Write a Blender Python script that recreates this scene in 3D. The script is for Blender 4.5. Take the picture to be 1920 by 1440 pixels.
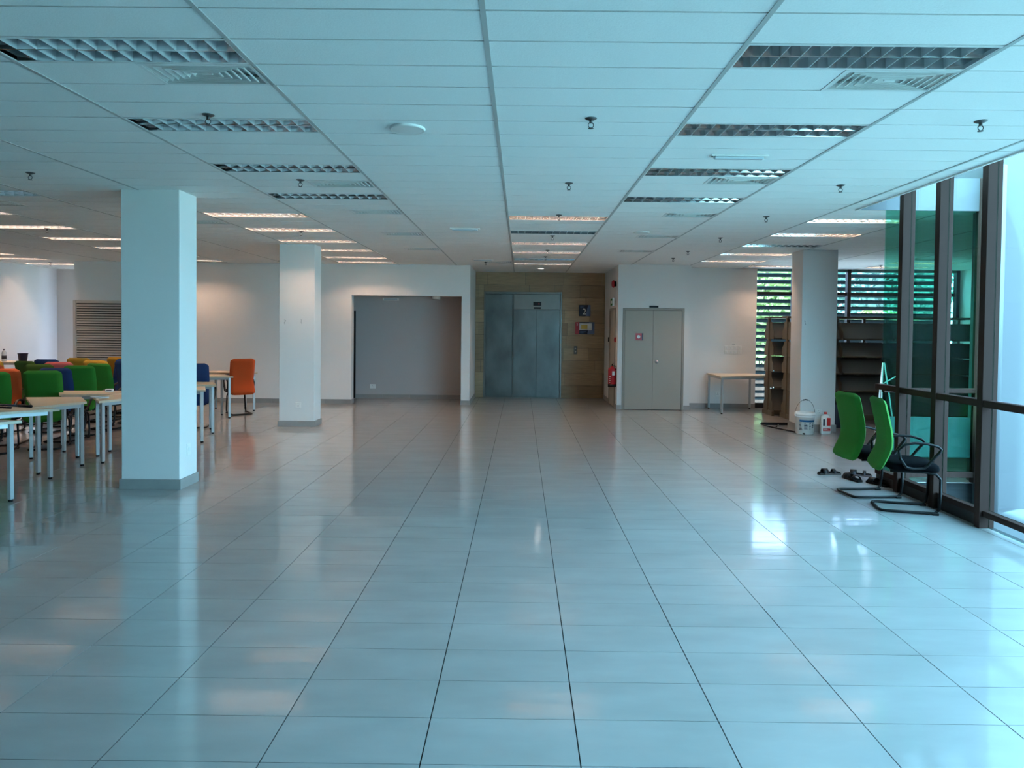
import bpy, bmesh, math, random
from mathutils import Vector, Matrix
random.seed(7)
for o in list(bpy.data.objects):
    bpy.data.objects.remove(o)
SC = bpy.context.scene
COL = SC.collection
# ------------------------------------------------------------------ camera
CAM_Z = 1.6287
F_PX, PITCH, YAW, ROLL, SX, SY = 1264.797, -0.0235, 0.0033, 0.0106, 12.4719, -74.023
def rot_rows():
    c, s = math.cos(YAW), math.sin(YAW); A = Matrix(((c, s, 0), (-s, c, 0), (0, 0, 1)))
    c, s = math.cos(PITCH), math.sin(PITCH); B = Matrix(((1, 0, 0), (0, c, s), (0, -s, c)))
    c, s = math.cos(ROLL), math.sin(ROLL); C = Matrix(((c, 0, s), (0, 1, 0), (-s, 0, c)))
    return C @ B @ A
RR = rot_rows()
cam_d = bpy.data.cameras.new('camera'); cam = bpy.data.objects.new('camera', cam_d); COL.objects.link(cam)
cam_d.sensor_fit = 'HORIZONTAL'; cam_d.sensor_width = 36.0; cam_d.lens = 36.0 * F_PX / 1920
cam_d.shift_x = -SX / 1920; cam_d.shift_y = SY / 1920
cam_d.clip_start = 0.05; cam_d.clip_end = 500
right, fwd, up = Vector(RR[0]), Vector(RR[1]), Vector(RR[2])
M3 = Matrix((right, up, -fwd)).transposed()
cam.matrix_world = Matrix.Translation((0, 0, CAM_Z)) @ M3.to_4x4()
SC.camera = cam
# ------------------------------------------------------------------ sky, sun, exposure
world = bpy.data.worlds.new('world'); SC.world = world; world.use_nodes = True
bg = world.node_tree.nodes['Background']
bg.inputs[0].default_value = (0.67, 0.76, 1.24, 1); bg.inputs[1].default_value = 13.4
sun_d = bpy.data.lights.new('sun', 'SUN'); sun = bpy.data.objects.new('sun', sun_d); COL.objects.link(sun)
sun_d.energy = 28.0; sun_d.color = (0.68, 0.85, 1.06); sun_d.angle = math.radians(3)
sun.rotation_euler = Vector((0.30, 0.16, -0.94)).to_track_quat('-Z', 'Y').to_euler()
SC.view_settings.view_transform = 'Standard'; SC.view_settings.look = 'None'
SC.view_settings.exposure = 0.66; SC.view_settings.gamma = 1.0; SC.view_settings.use_curve_mapping = False
SC.cycles.max_bounces = 8; SC.cycles.diffuse_bounces = 5; SC.cycles.glossy_bounces = 3
SC.cycles.transparent_max_bounces = 16; SC.cycles.sample_clamp_indirect = 6.0
SC.cycles.caustics_reflective = False; SC.cycles.adaptive_threshold = .03
TUBE_POWER = 92.0
# ------------------------------------------------------------------ helpers
PI = math.pi
HC = 2.954
def lin(r, g, b):
    f = lambda c: (c / 255 / 12.92) if c / 255 <= .04045 else ((c / 255 + .055) / 1.055) ** 2.4
    return (f(r), f(g), f(b), 1)
MATS = {}
def mat(name, color, rough=.6, metal=0.0, spec=.5, noise=None, bump=None, emit=None, rand=0, stretch=None, rough_noise=None):
    """noise=(scale, amount): world-space tone variation; bump=(scale, strength)."""
    m = bpy.data.materials.new(name); m.use_nodes = True; MATS[name] = m
    nt = m.node_tree; b = nt.nodes['Principled BSDF']
    b.inputs['Base Color'].default_value = color; b.inputs['Roughness'].default_value = rough
    b.inputs['Metallic'].default_value = metal; b.inputs['Specular IOR Level'].default_value = spec
    if emit:
        b.inputs['Emission Color'].default_value = (*emit[0], 1); b.inputs['Emission Strength'].default_value = emit[1]
    if noise or bump or rough_noise:
        geo = nt.nodes.new('ShaderNodeNewGeometry'); mp = nt.nodes.new('ShaderNodeMapping')
        nt.links.new(geo.outputs['Position'], mp.inputs[0])
        if stretch: mp.inputs['Scale'].default_value = stretch
    if noise or rand:
        mx = nt.nodes.new('ShaderNodeMix'); mx.data_type = 'RGBA'; mx.blend_type = 'MULTIPLY'
        mx.inputs[0].default_value = 1.0; mx.inputs[6].default_value = color
        val = None
        if noise:
            n = nt.nodes.new('ShaderNodeTexNoise'); n.inputs['Scale'].default_value = noise[0]; n.inputs['Detail'].default_value = 6
            nt.links.new(mp.outputs[0], n.inputs['Vector'])
            r = nt.nodes.new('ShaderNodeMapRange'); r.inputs[1].default_value = .25; r.inputs[2].default_value = .75
            r.inputs[3].default_value = 1 - noise[1]; r.inputs[4].default_value = 1 + noise[1] * .4
            nt.links.new(n.outputs[0], r.inputs[0]); val = r.outputs[0]
        if rand:
            oi = nt.nodes.new('ShaderNodeObjectInfo'); r2 = nt.nodes.new('ShaderNodeMapRange')
            r2.inputs[3].default_value = 1 - rand; r2.inputs[4].default_value = 1 + rand * .5
            nt.links.new(oi.outputs['Random'], r2.inputs[0])
            if val:
                mm = nt.nodes.new('ShaderNodeMath'); mm.operation = 'MULTIPLY'
                nt.links.new(val, mm.inputs[0]); nt.links.new(r2.outputs[0], mm.inputs[1]); val = mm.outputs[0]
            else: val = r2.outputs[0]
        nt.links.new(val, mx.inputs[7]); nt.links.new(mx.outputs[2], b.inputs['Base Color'])
    if rough_noise:
        n = nt.nodes.new('ShaderNodeTexNoise'); n.inputs['Scale'].default_value = rough_noise[0]; n.inputs['Detail'].default_value = 4
        nt.links.new(mp.outputs[0], n.inputs['Vector'])
        r = nt.nodes.new('ShaderNodeMapRange'); r.inputs[1].default_value = .3; r.inputs[2].default_value = .7
        r.inputs[3].default_value = rough_noise[1]; r.inputs[4].default_value = rough_noise[2]
        nt.links.new(n.outputs[0], r.inputs[0]); nt.links.new(r.outputs[0], b.inputs['Roughness'])
    if bump:
        n = nt.nodes.new('ShaderNodeTexNoise'); n.inputs['Scale'].default_value = bump[0]; n.inputs['Detail'].default_value = 3
        nt.links.new(mp.outputs[0], n.inputs['Vector'])
        bp = nt.nodes.new('ShaderNodeBump'); bp.inputs['Strength'].default_value = bump[1]; bp.inputs['Distance'].default_value = .01
        nt.links.new(n.outputs[0], bp.inputs['Height']); nt.links.new(bp.outputs[0], b.inputs['Normal'])
    return m
def glass_mat(name, tint, f0=.03):
    # thin pane modelled as two faces: each face carries half the tint and a Schlick reflection that is the same from both sides
    m = bpy.data.materials.new(name); m.use_nodes = True; MATS[name] = m; nt = m.node_tree
    nt.nodes.clear(); out = nt.nodes.new('ShaderNodeOutputMaterial'); mx = nt.nodes.new('ShaderNodeMixShader')
    t = nt.nodes.new('ShaderNodeBsdfTransparent'); t.inputs[0].default_value = (*[c ** .5 for c in tint], 1)
    g = nt.nodes.new('ShaderNodeBsdfGlossy'); g.inputs['Roughness'].default_value = .01; g.inputs[0].default_value = (.9, .95, .95, 1)
    lw = nt.nodes.new('ShaderNodeLayerWeight'); lw.inputs['Blend'].default_value = .5
    pw = nt.nodes.new('ShaderNodeMath'); pw.operation = 'POWER'; pw.inputs[1].default_value = 5
    ma = nt.nodes.new('ShaderNodeMath'); ma.operation = 'MULTIPLY_ADD'; ma.inputs[1].default_value = .8; ma.inputs[2].default_value = f0
    nt.links.new(lw.outputs['Facing'], pw.inputs[0]); nt.links.new(pw.outputs[0], ma.inputs[0]); nt.links.new(ma.outputs[0], mx.inputs[0])
    nt.links.new(t.outputs[0], mx.inputs[1]); nt.links.new(g.outputs[0], mx.inputs[2])
    nt.links.new(mx.outputs[0], out.inputs[0]); return m
class MB:
    def __init__(s): s.v = []; s.f = []; s.m = []; s.sm = []
    def add(s, vs, fs, mi=0, smooth=False):
        o = len(s.v); s.v += [tuple(v) for v in vs]
        for f in fs: s.f.append(tuple(i + o for i in f)); s.m.append(mi); s.sm.append(smooth)
        return s
    def box(s, x0, x1, y0, y1, z0, z1, mi=0, M=None):
        vs = [Vector(p) for p in ((x0, y0, z0), (x1, y0, z0), (x1, y1, z0), (x0, y1, z0), (x0, y0, z1), (x1, y0, z1), (x1, y1, z1), (x0, y1, z1))]
        if M: vs = [M @ v for v in vs]
        return s.add(vs, [(3, 2, 1, 0), (4, 5, 6, 7), (0, 1, 5, 4), (1, 2, 6, 5), (2, 3, 7, 6), (3, 0, 4, 7)], mi)
    def bbox(s, x0, x1, y0, y1, z0, z1, r=.005, mi=0, M=None):
        """box with chamfered edges"""
        bm = bmesh.new(); bmesh.ops.create_cube(bm, size=1)
        for v in bm.verts: v.co = Vector(((x0 + x1) / 2 + v.co.x * (x1 - x0), (y0 + y1) / 2 + v.co.y * (y1 - y0), (z0 + z1) / 2 + v.co.z * (z1 - z0)))
        bmesh.ops.bevel(bm, geom=bm.edges[:], offset=min(r, .49 * min(x1 - x0, y1 - y0, z1 - z0)), segments=1, affect='EDGES', profile=.5)
        if M: bm.transform(M)
        bm.verts.index_update(); s.add([v.co for v in bm.verts], [[v.index for v in f.verts] for f in bm.faces], mi); bm.free(); return s
    def tube(s, pts, r, n=8, closed=False, mi=0, cap=True, flat=None):
        """swept tube along pts; r scalar or list; flat=(a,b) ellipse radii with b along the world X axis"""
        P = [Vector(p) for p in pts]; N = len(P); rings = []; prev = None
        for i, p in enumerate(P):
            a = P[(i - 1) % N] if (closed or i) else P[0]; b = P[(i + 1) % N] if (closed or i < N - 1) else P[-1]
            t = (b - a).normalized()
            if flat: u = Vector((1, 0, 0)); w = t.cross(u).normalized()
            else:
                if prev is None:
                    h = Vector((0, 0, 1)) if abs(t.z) < .9 else Vector((1, 0, 0)); u = t.cross(h).normalized()
                else: u = (prev - t * prev.dot(t)).normalized()
                prev = u; w = t.cross(u)
            rr = r[i] if isinstance(r, (list, tuple)) else r
            ra, rb = flat if flat else (rr, rr)
            rings.append([p + u * math.cos(2 * PI * k / n) * rb + w * math.sin(2 * PI * k / n) * ra for k in range(n)])
        vs = [v for R in rings for v in R]; fs = []
        for i in range(N if closed else N - 1):
            j = (i + 1) % N
            for k in range(n): fs.append((i * n + k, i * n + (k + 1) % n, j * n + (k + 1) % n, j * n + k))
        if cap and not closed: fs += [tuple(range(n))[::-1], tuple((N - 1) * n + k for k in range(n))]
        return s.add(vs, fs, mi, True)
    def lathe(s, prof, c=(0, 0, 0), n=24, mi=0, smooth=True, M=None):
        vs = []; fs = []; m = len(prof)
        for k in range(n):
            a = 2 * PI * k / n
            for r, z in prof:
                v = Vector((c[0] + r * math.cos(a), c[1] + r * math.sin(a), c[2] + z)); vs.append(M @ v if M else v)
        for k in range(n):
            for i in range(m - 1):
                a, b = k * m + i, ((k + 1) % n) * m + i; fs.append((a, b, b + 1, a + 1))
        return s.add(vs, fs, mi, smooth)
    def prism(s, poly, z0, z1, mi=0, M=None):
        n = len(poly); vs = [Vector((x, y, z0)) for x, y in poly] + [Vector((x, y, z1)) for x, y in poly]
        if M: vs = [M @ v for v in vs]
        return s.add(vs, [tuple(range(n))[::-1], tuple(range(n, 2 * n))] + [(i, (i + 1) % n, (i + 1) % n + n, i + n) for i in range(n)], mi)
    def mesh(s, name, mats):
        me = bpy.data.meshes.new(name); me.from_pydata(s.v, [], s.f)
        for m in (mats if isinstance(mats, (list, tuple)) else [mats]): me.materials.append(MATS[m] if isinstance(m, str) else m)
        me.polygons.foreach_set('material_index', s.m); me.polygons.foreach_set('use_smooth', s.sm); me.update(); return me
    def build(s, name, mats, parent=None, loc=None):
        return link(name, s.mesh(name, mats), parent, loc)
def link(name, data, parent=None, loc=None, rot=None):
    o = bpy.data.objects.new(name, data); COL.objects.link(o)
    if parent: o.parent = parent
    if loc: o.location = loc
    if rot: o.rotation_euler = rot
    return o
def tag(o, label=None, cat=None, group=None, kind=None):
    for k, v in (('label', label), ('category', cat), ('group', group), ('kind', kind)):
        if v: o[k] = v
    return o
def thing(name, label, cat, loc=(0, 0, 0), rz=0, group=None, kind=None):
    o = link(name, None, None, loc, (0, 0, rz)); o.empty_display_size = .1
    return tag(o, label, cat, group, kind)
def copy_tree(o, parent=None):
    c = o.copy(); COL.objects.link(c); c.parent = parent
    for ch in list(o.children): copy_tree(ch, c)
    return c
def struct(name, mb, m, label, cat):
    return tag(mb.build(name, m), label, cat, kind='structure')
def text(name, body, size, loc, rot, m, parent, ext=.001, align='CENTER'):
    cu = bpy.data.curves.new(name, 'FONT'); cu.body = body; cu.size = size; cu.extrude = ext; cu.resolution_u = 3
    cu.align_x = align; cu.align_y = 'CENTER'; cu.materials.append(MATS[m])
    tmp = bpy.data.objects.new(name, cu); COL.objects.link(tmp); dg = bpy.context.evaluated_depsgraph_get()
    me = bpy.data.meshes.new_from_object(tmp.evaluated_get(dg)); bpy.data.objects.remove(tmp)
    return link(name, me, parent, loc, rot)
ORD = ['nearest', 'second nearest', 'third nearest', 'fourth nearest', 'fifth nearest', 'sixth nearest', 'seventh nearest', 'eighth nearest']
def project(x, y, z):
    d = RR @ Vector((x, y, z - CAM_Z))
    if d.y < .2: return None
    return 960 + SX + F_PX * d.x / d.y, 720 + SY - F_PX * d.z / d.y
# ------------------------------------------------------------------ materials
mat('paint', lin(226, 223, 218), .75, noise=(.8, .03), bump=(90, .05))
mat('paint_ceiling', lin(226, 226, 222), .8)
mat('ceil_tile', lin(238, 238, 234), .85, noise=(160, .05), bump=(140, .12))
mat('ceil_bar', lin(176, 178, 174), .45)
mat('tee_dark', lin(52, 56, 56), .6)
mat('slab', lin(60, 60, 60), .9)
m_ = mat('floor_tile', lin(162, 162, 161), .35, noise=(2.2, .15), rand=.05, stretch=(1, 2.6, 1), spec=.5)
m_.node_tree.nodes['Principled BSDF'].inputs['Coat Weight'].default_value = 1.0
m_.node_tree.nodes['Principled BSDF'].inputs['Coat Roughness'].default_value = .09
m_.node_tree.nodes['Principled BSDF'].inputs['Coat IOR'].default_value = 2.0
# faint waviness of the polish, drawn out across the hall
nt_ = m_.node_tree; g_ = nt_.nodes.new('ShaderNodeNewGeometry'); p_ = nt_.nodes.new('ShaderNodeMapping'); p_.inputs['Scale'].default_value = (.8, 5, 1)
n_ = nt_.nodes.new('ShaderNodeTexNoise'); n_.inputs['Scale'].default_value = 1.6; n_.inputs['Detail'].default_value = 2
b_ = nt_.nodes.new('ShaderNodeBump'); b_.inputs['Strength'].default_value = .10; b_.inputs['Distance'].default_value = .01
nt_.links.new(g_.outputs['Position'], p_.inputs[0]); nt_.links.new(p_.outputs[0], n_.inputs['Vector']); nt_.links.new(n_.outputs[0], b_.inputs['Height'])
nt_.links.new(b_.outputs[0], nt_.nodes['Principled BSDF'].inputs['Coat Normal'])
mat('grout', lin(38, 42, 44), .9)
mat('skirt', lin(150, 148, 144), .35, noise=(6, .1), rand=.06)
mat('stone', lin(172, 146, 112), .5, noise=(5, .22), rand=.34, stretch=(1, 1, 9))
mat('steel', lin(120, 126, 124), .3, metal=.85, noise=(2.4, .4), stretch=(1, 1, .6), rough_noise=(2.2, .30, .42))
mat('lift_trim', lin(128, 130, 126), .38, metal=.8, noise=(4, .1))
mat('sprinkler_metal', lin(96, 98, 98), .35, metal=.8)
mat('steel_light', lin(180, 182, 182), .3, metal=.9)
mat('alu', lin(218, 222, 224), .13, metal=.88)
mat('blade', lin(205, 208, 210), .4, metal=.3)
mat('white_metal', lin(224, 224, 220), .4)
mat('white_plastic', lin(230, 228, 222), .4)
mat('black', lin(15, 15, 17), .5, spec=.25)
mat('slat_dark', lin(30, 46, 50), .9, spec=.05)
mat('paint_shade', lin(184, 176, 172), .75)  # wall paint made greyer, putting the alcove's shade into the colour
mat('paint_low_bounce', lin(120, 120, 120), .8)  # darkened so the unseen walls bounce less light
mat('black_fabric', lin(10, 11, 14), .95, spec=.05)
mat('black_metal', lin(16, 16, 18), .45, spec=.25)
mat('green_fabric', lin(34, 110, 24), .9, noise=(300, .08), bump=(500, .2))
mat('olive_fabric', lin(64, 92, 24), .9, noise=(300, .08), bump=(500, .2))
mat('blue_fabric', lin(8, 42, 86), .9, noise=(300, .08), bump=(500, .2))
mat('orange_fabric', lin(206, 88, 40), .9, noise=(300, .08), bump=(500, .2))
mat('yellow_fabric', lin(214, 154, 46), .9, noise=(300, .08), bump=(500, .2))
mat('pink_fabric', lin(206, 96, 92), .9, noise=(300, .08), bump=(500, .2))
mat('beech', lin(208, 192, 166), .45, noise=(14, .1), stretch=(1, 6, 1))
mat('table_steel', lin(176, 180, 180), .35, metal=.2)
mat('brown_alu', lin(60, 44, 40), .6, spec=.04)
mat('dark_base', lin(22, 20, 20), .5)
mat('door_paint', lin(168, 160, 146), .5, noise=(1, .03))
mat('door_frame', lin(150, 144, 132), .5)
mat('red', lin(172, 22, 34), .35)
mat('red_label', lin(200, 40, 38), .4)
mat('navy', lin(16, 26, 52), .4)
mat('sign_blue', lin(92, 112, 150), .4)
mat('sign_white', lin(226, 226, 222), .4)
mat('sign_yellow', lin(206, 180, 84), .4)
mat('cream_steel', lin(98, 90, 74), .45)
mat('rack_panel', lin(104, 101, 95), .5)
mat('bin_blue', lin(24, 36, 58), .4)
mat('bucket_blue', lin(14, 24, 52), .45, spec=.2)
mat('text_dark', lin(40, 46, 60), .5)
mat('label_blue', lin(22, 84, 128), .4)
mat('teal_trim', lin(90, 130, 130), .5)
mat('louvre', lin(196, 184, 172), .5)
mat('ext_white', lin(84, 84, 88), .7, noise=(.7, .05))
mat('ground', lin(190, 188, 180), .9, noise=(.3, .2))
mat('bark', lin(84, 70, 56), .9)
mat('leaf_a', lin(112, 152, 122), .6, noise=(.7, .35))
mat('leaf_b', lin(150, 176, 112), .6, noise=(.7, .3))
mat('leaf_c', lin(104, 148, 134), .6, noise=(.7, .35))
mat('foam', lin(58, 52, 46), .8)
mat('clear_plastic', lin(190, 200, 205), .15)
mat('tube_on', (1, 1, 1, 1), .4, emit=((1.0, .64, .44), TUBE_POWER))
mat('tube_off', lin(225, 228, 228), .3)
mat('downlight_on', (1, 1, 1, 1), .4, emit=((1.0, .92, .86), 8))
glass_mat('glass_green', (.37, .76, .65), .0008); glass_mat('glass_clear', (.88, .97, .97)); glass_mat('glass_grey', (.55, .70, .66), .004)
# ------------------------------------------------------------------ floor
FX0, FY0, TW, TD = -.3597, 2.4779, .6, .3
def clip_tiles(x0, y0, w, d, rects, gapx, gapy):
    out = []
    for (a, b, c, e) in rects:
        i0, i1 = math.floor((a - x0) / w), math.ceil((b - x0) / w); j0, j1 = math.floor((c - y0) / d), math.ceil((e - y0) / d)
        for i in range(i0, i1):
            for j in range(j0, j1):
                xa, xb = max(a, x0 + i * w + gapx / 2), min(b, x0 + (i + 1) * w - gapx / 2)
                ya, yb = max(c, y0 + j * d + gapy / 2), min(e, y0 + (j + 1) * d - gapy / 2)
                if xb - xa > .01 and yb - ya > .01: out.append((i, j, xa, xb, ya, yb))
    return out
def px_area(xa, xb, ya, yb, z):
    P = [project(x, y, z) for x, y in ((xa, ya), (xb, ya), (xb, yb), (xa, yb))]
    if None in P: return 0
    if not any(-10 < p[0] < 1930 and -10 < p[1] < 1450 for p in P): return 0
    return abs(sum(P[i][0] * P[(i + 1) % 4][1] - P[(i + 1) % 4][0] * P[i][1] for i in range(4))) / 2
f = MB().box(-11.5, 4.0, -14.7, 14.5, -.3, -.006).box(4.0, 9.5, 7.4, 14.5, -.3, -.006).box(-11.5, -9.25, 14.5, 16.6, -.3, -.006).box(-4.6, 2.2, 14.5, 16.1, -.3, -.006)
floor = struct('floor', f, 'grout', 'shiny grey tiled floor of the whole hall', 'floor')
fl_rects = [(-11.3, 3.93, -14.6, 7.34), (-11.3, 9.3, 7.34, 14.4), (-11.3, -9.45, 14.4, 16.4), (-4.4, -1.28, 14.4, 15.4), (-1.08, 1.97, 14.4, 15.9)]
ft = clip_tiles(FX0, FY0, TW, TD, fl_rects, .005, .0035)
ft = [(px_area(*t[2:], 0), t) for t in ft]; ft.sort(key=lambda q: -q[0])
tile_me = {}
def tile_mesh(w, d, h, m, tagn):
    k = (round(w, 3), round(d, 3), tagn)
    if k not in tile_me:
        tile_me[k] = MB().box(-w / 2, w / 2, -d / 2, d / 2, -h, 0).mesh(tagn, m)
    return tile_me[k]
rest = MB()
for n, (a, (i, j, xa, xb, ya, yb)) in enumerate(ft):
    tx, ty = random.gauss(0, .0012), random.gauss(0, .0010)
    c = ((xa + xb) / 2, (ya + yb) / 2, 0)
    if n < 300 and a > 0:
        link('floor_tile', tile_mesh(xb - xa, yb - ya, .0055, 'floor_tile', 'floor_tile'), floor, c, (tx, ty, 0))
    else:
        M = Matrix.Translation(c) @ Matrix.Rotation(tx, 4, 'X') @ Matrix.Rotation(ty, 4, 'Y')
        w, d = (xb - xa) / 2, (yb - ya) / 2
        rest.box(-w, w, -d, d, -.0055, 0, M=M)
tag(rest.build('floor_tile_field', 'floor_tile', floor), kind='stuff')
# ------------------------------------------------------------------ ceiling
CX0, CY0, CW, CD = -.1736, 2.8441, 1.2, .3
cx = lambda c: CX0 + CW * c
cy = lambda r: CY0 + CD * r
s = MB()
for a in ((-11.5, 4.0, -14.8, 14.55), (4.0, 9.5, 7.34, 14.55), (-11.5, -9.25, 14.55, 16.6), (-4.6, 2.3, 14.55, 16.2)):
    s.box(*a, 3.30, 3.5)
ceiling = struct('ceiling', s, 'slab', 'white suspended ceiling of long acoustic tiles in a metal grid', 'ceiling')
NEAR = [(c, r, False) for c in (-5, -2, 1) for r in (1, 5, 9, 13)]
FAR = [(c, r, True) for c in (-6, -3) for r in (17, 21, 25, 29, 33, 36)] + [(-9, r, True) for r in (33, 36, 40)]
FAR += [(0, r, r not in (21, 33)) for r in (17, 21, 25, 29, 33, 36)] + [(3, r, r != 25) for r in (17, 21, 25, 29, 33)] + [(4, 36, True), (6, 33, True), (6, 36, True)]
DIFF = [(-2, 2, 1), (-2, 11, 1), (-2, 16, 1), (-2, 22, 1), (-2, 28, 1), (1, 2, 1), (1, 10, 1), (1, 16, 1), (1, 22, 1), (1, 28, 1), (-5, 15, 0), (-4, 19, 1), (-5, 22, 1), (-1, 35, 1), (6, 31, 0)]
blocked = {(c, r) for c, r, _ in NEAR + FAR}; half = {(c, r): h for c, r, h in DIFF}
ce_rects = [(-11.3, 3.6, -14.6, 7.344), (-11.3, 9.3, 7.344, 13.75), (-11.3, 1.97, 13.75, 14.25), (3.45, 9.3, 13.75, 14.35), (-11.3, -9.45, 14.25, 16.4), (-1.08, 1.97, 14.25, 15.9)]
cts = []
for (i, j, xa, xb, ya, yb) in clip_tiles(CX0, CY0, CW, CD, ce_rects, .022, .013):
    if (i, j) in blocked: continue
    if (i, j) in half:
        if half[(i, j)]: xb = cx(i) + .6
        else: xa = cx(i) + .6
    cts.append((px_area(xa, xb, ya, yb, HC), xa, xb, ya, yb))
cts.sort(key=lambda q: -q[0]); rest = MB()
for n, (a, xa, xb, ya, yb) in enumerate(cts):
    if n < 300 and a > 0:
        o = link('ceiling_tile', tile_mesh(xb - xa, yb - ya, -.015, 'ceil_tile', 'ceiling_tile'), ceiling, ((xa + xb) / 2, (ya + yb) / 2, HC), (random.gauss(0, .0012), random.gauss(0, .0004), 0))
    else: rest.box(xa, xb, ya, yb, HC, HC + .015)
tag(rest.build('ceiling_tile_field', 'ceil_tile', ceiling), kind='stuff')
for (a, b, c, e) in ce_rects:
    for i in range(math.ceil((a - CX0) / CW), math.floor((b - CX0) / CW) + 1):
        x = CX0 + CW * i
        MB().box(x - .012, x + .012, c, e, HC - .003, HC).build('ceiling_bar', 'ceil_bar', ceiling)
# cross tees sit behind the narrow joints
m = MB()
for (a, b, c, e) in ce_rects:
    for j in range(math.ceil((c - CY0) / CD), math.floor((e - CY0) / CD) + 1):
        m.box(a, b, CY0 + CD * j - .008, CY0 + CD * j + .008, HC + .0155, HC + .02)
tag(m.build('cross_tee_grid', 'tee_dark', ceiling), kind='stuff')
# raised pocket along the glazing
struct('trim_1', MB().box(3.6, 3.62, -14.6, 7.344, HC - .012, 3.3), 'paint_ceiling', 'white ceiling edge beside the blind pocket above the glass wall', 'ceiling trim')
struct('trim_2', MB().box(3.62, 9.3, 7.328, 7.343, HC - .004, 3.3), 'ext_white', 'pale band above the far glass screen', 'ceiling trim')
# ------------------------------------------------------------------ walls
W = lambda n, boxes, label, m='paint': struct(n, (lambda k: [k.box(*b) for b in boxes] and k)(MB()), m, label, 'wall')
WT = 3.3
W('wall_back_left', [(-9.45, -3.585, 14.25, 14.45, 0, WT), (-3.585, -1.26, 14.25, 14.45, 2.298, WT), (-1.26, -1.08, 14.25, 14.45, 0, WT)], 'white wall behind the tables with wide dark opening')
W('wall_lobby_left', [(-1.28, -1.08, 14.45, 15.95, 0, WT)], 'white side wall left of the lift')
W('wall_alcove', [(-3.775, -1.28, 15.4, 15.55, 0, WT), (-4.4, -3.775, 15.4, 15.55, 2.0, WT), (-4.5, -4.4, 14.45, 15.55, 0, WT), (-4.4, -1.28, 14.45, 15.4, 2.42, 2.5)], 'wall inside the wide opening, shade put into its grey', 'paint_shade')
W('wall_back', [(-1.3, 2.2, 15.93, 16.1, 0, WT)], 'beige stone-clad wall around the lift', 'slab')
W('wall_lobby_right', [(1.97, 2.12, 13.75, 15.95, 0, WT)], 'white side wall with fire extinguisher right of the lift')
W('wall_closet', [(2.12, 3.45, 13.75, 13.9, 0, WT), (3.30, 3.45, 13.9, 14.45, 0, WT)], 'white wall around the beige double doors')
W('wall_back_right', [(3.45, 4.96, 14.25, 14.45, 0, WT)], 'white wall with switch plates beside the louvred window')
W('wall_left', [(-11.5, -11.3, -14.6, 16.6, 0, WT)], 'long white wall at the far left end')
W('wall_corridor_end', [(-11.3, -9.25, 16.4, 16.6, 0, WT), (-9.45, -9.25, 14.45, 16.0, 0, WT)], 'white end wall of the recess at far left')
W('wall_right', [(9.3, 9.5, 7.5, 14.55, 0, WT)], 'white wall at the right end beyond the racks')
W('wall_daylight_block', [(3.9, 4.05, -14.6, -.9, 0, WT)], 'added unseen wall beside the viewer, blocking daylight before the glass', 'paint_low_bounce')  # out of view, added in place of glass to cut daylight from behind
W('wall_rear', [(-11.5, 4.05, -14.8, -14.6, 0, WT)], 'unseen wall behind the viewer, darkened to cut bounce light', 'paint_low_bounce')  # out of view, set far back and dark to limit bounce light
W('wall_outer', [(4.98, 9.5, 7.32, 7.5, -4, 3.6)], 'bright white outer wall seen through the glass', 'ext_white')
# stone cladding, each slab a piece
wall_back = bpy.data.objects['wall_back']
LX0, LX1, LZ = -.876, .957, 2.495
rows = [(k * .2955, (k + 1) * .2955) for k in range(10)]
rnd = random.Random(3)
LENS = {8: .6, 9: .9}
def stone(xa, xb, za, zb):
    if xb - xa < .02 or zb - za < .02: return
    g = .0025; pr = rnd.uniform(0, .003)
    MB().box(xa + g, xb - g, 15.9 - pr, 15.929, za + g, zb - g).build('stone_slab', 'stone', wall_back)
for k, (za, zb) in enumerate(rows):
    zb = min(zb, HC); x = -1.08 - rnd.uniform(.1, .8); L = LENS.get(k, .9)
    while x < 1.97:
        l = L if rnd.random() < .7 else L * .66; xa, xb = max(x, -1.078), min(x + l, 1.968); x += l
        if xb <= xa: continue
        if za >= LZ: stone(xa, xb, za, zb); continue
        for p, q in ((xa, min(xb, LX0)), (max(xa, LX1), xb)):
            if q > p: stone(p, q, za, zb)
        if zb > LZ:
            p, q = max(xa, LX0), min(xb, LX1)
            if q > p: stone(p, q, LZ, zb)
# skirting tiles
def skirt(name, runs, label):
    root = thing(name, label, 'skirting', kind='structure')
    for (x0, y0, x1, y1, nx, ny) in runs:      # run from p to q, normal n points into the room
        L = math.hypot(x1 - x0, y1 - y0); k = max(1, round(L / .6)); l = L / k
        for i in range(k):
            ux, uy = (x1 - x0) / L, (y1 - y0) / L
            a, b = i * l + .0012, (i + 1) * l - .0012
            pts = [(x0 + ux * a, y0 + uy * a), (x0 + ux * b, y0 + uy * b)]
            poly = [pts[0], pts[1], (pts[1][0] + nx * .012, pts[1][1] + ny * .012), (pts[0][0] + nx * .012, pts[0][1] + ny * .012)]
            MB().prism(poly, 0, .095).build('skirting_tile', 'skirt', root)
    return root
skirt('baseboard_back', [(-8.1, 14.25, -3.585, 14.25, 0, -1), (-1.27, 14.25, -1.068, 14.25, 0, -1), (-3.585, 14.25, -3.585, 14.45, 1, 0), (-1.26, 14.25, -1.26, 14.45, -1, 0), (-1.08, 14.25, -1.08, 15.9, 1, 0), (-3.775, 15.4, -1.28, 15.4, 0, -1)], 'grey tile skirting along the back wall and dark opening')
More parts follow.
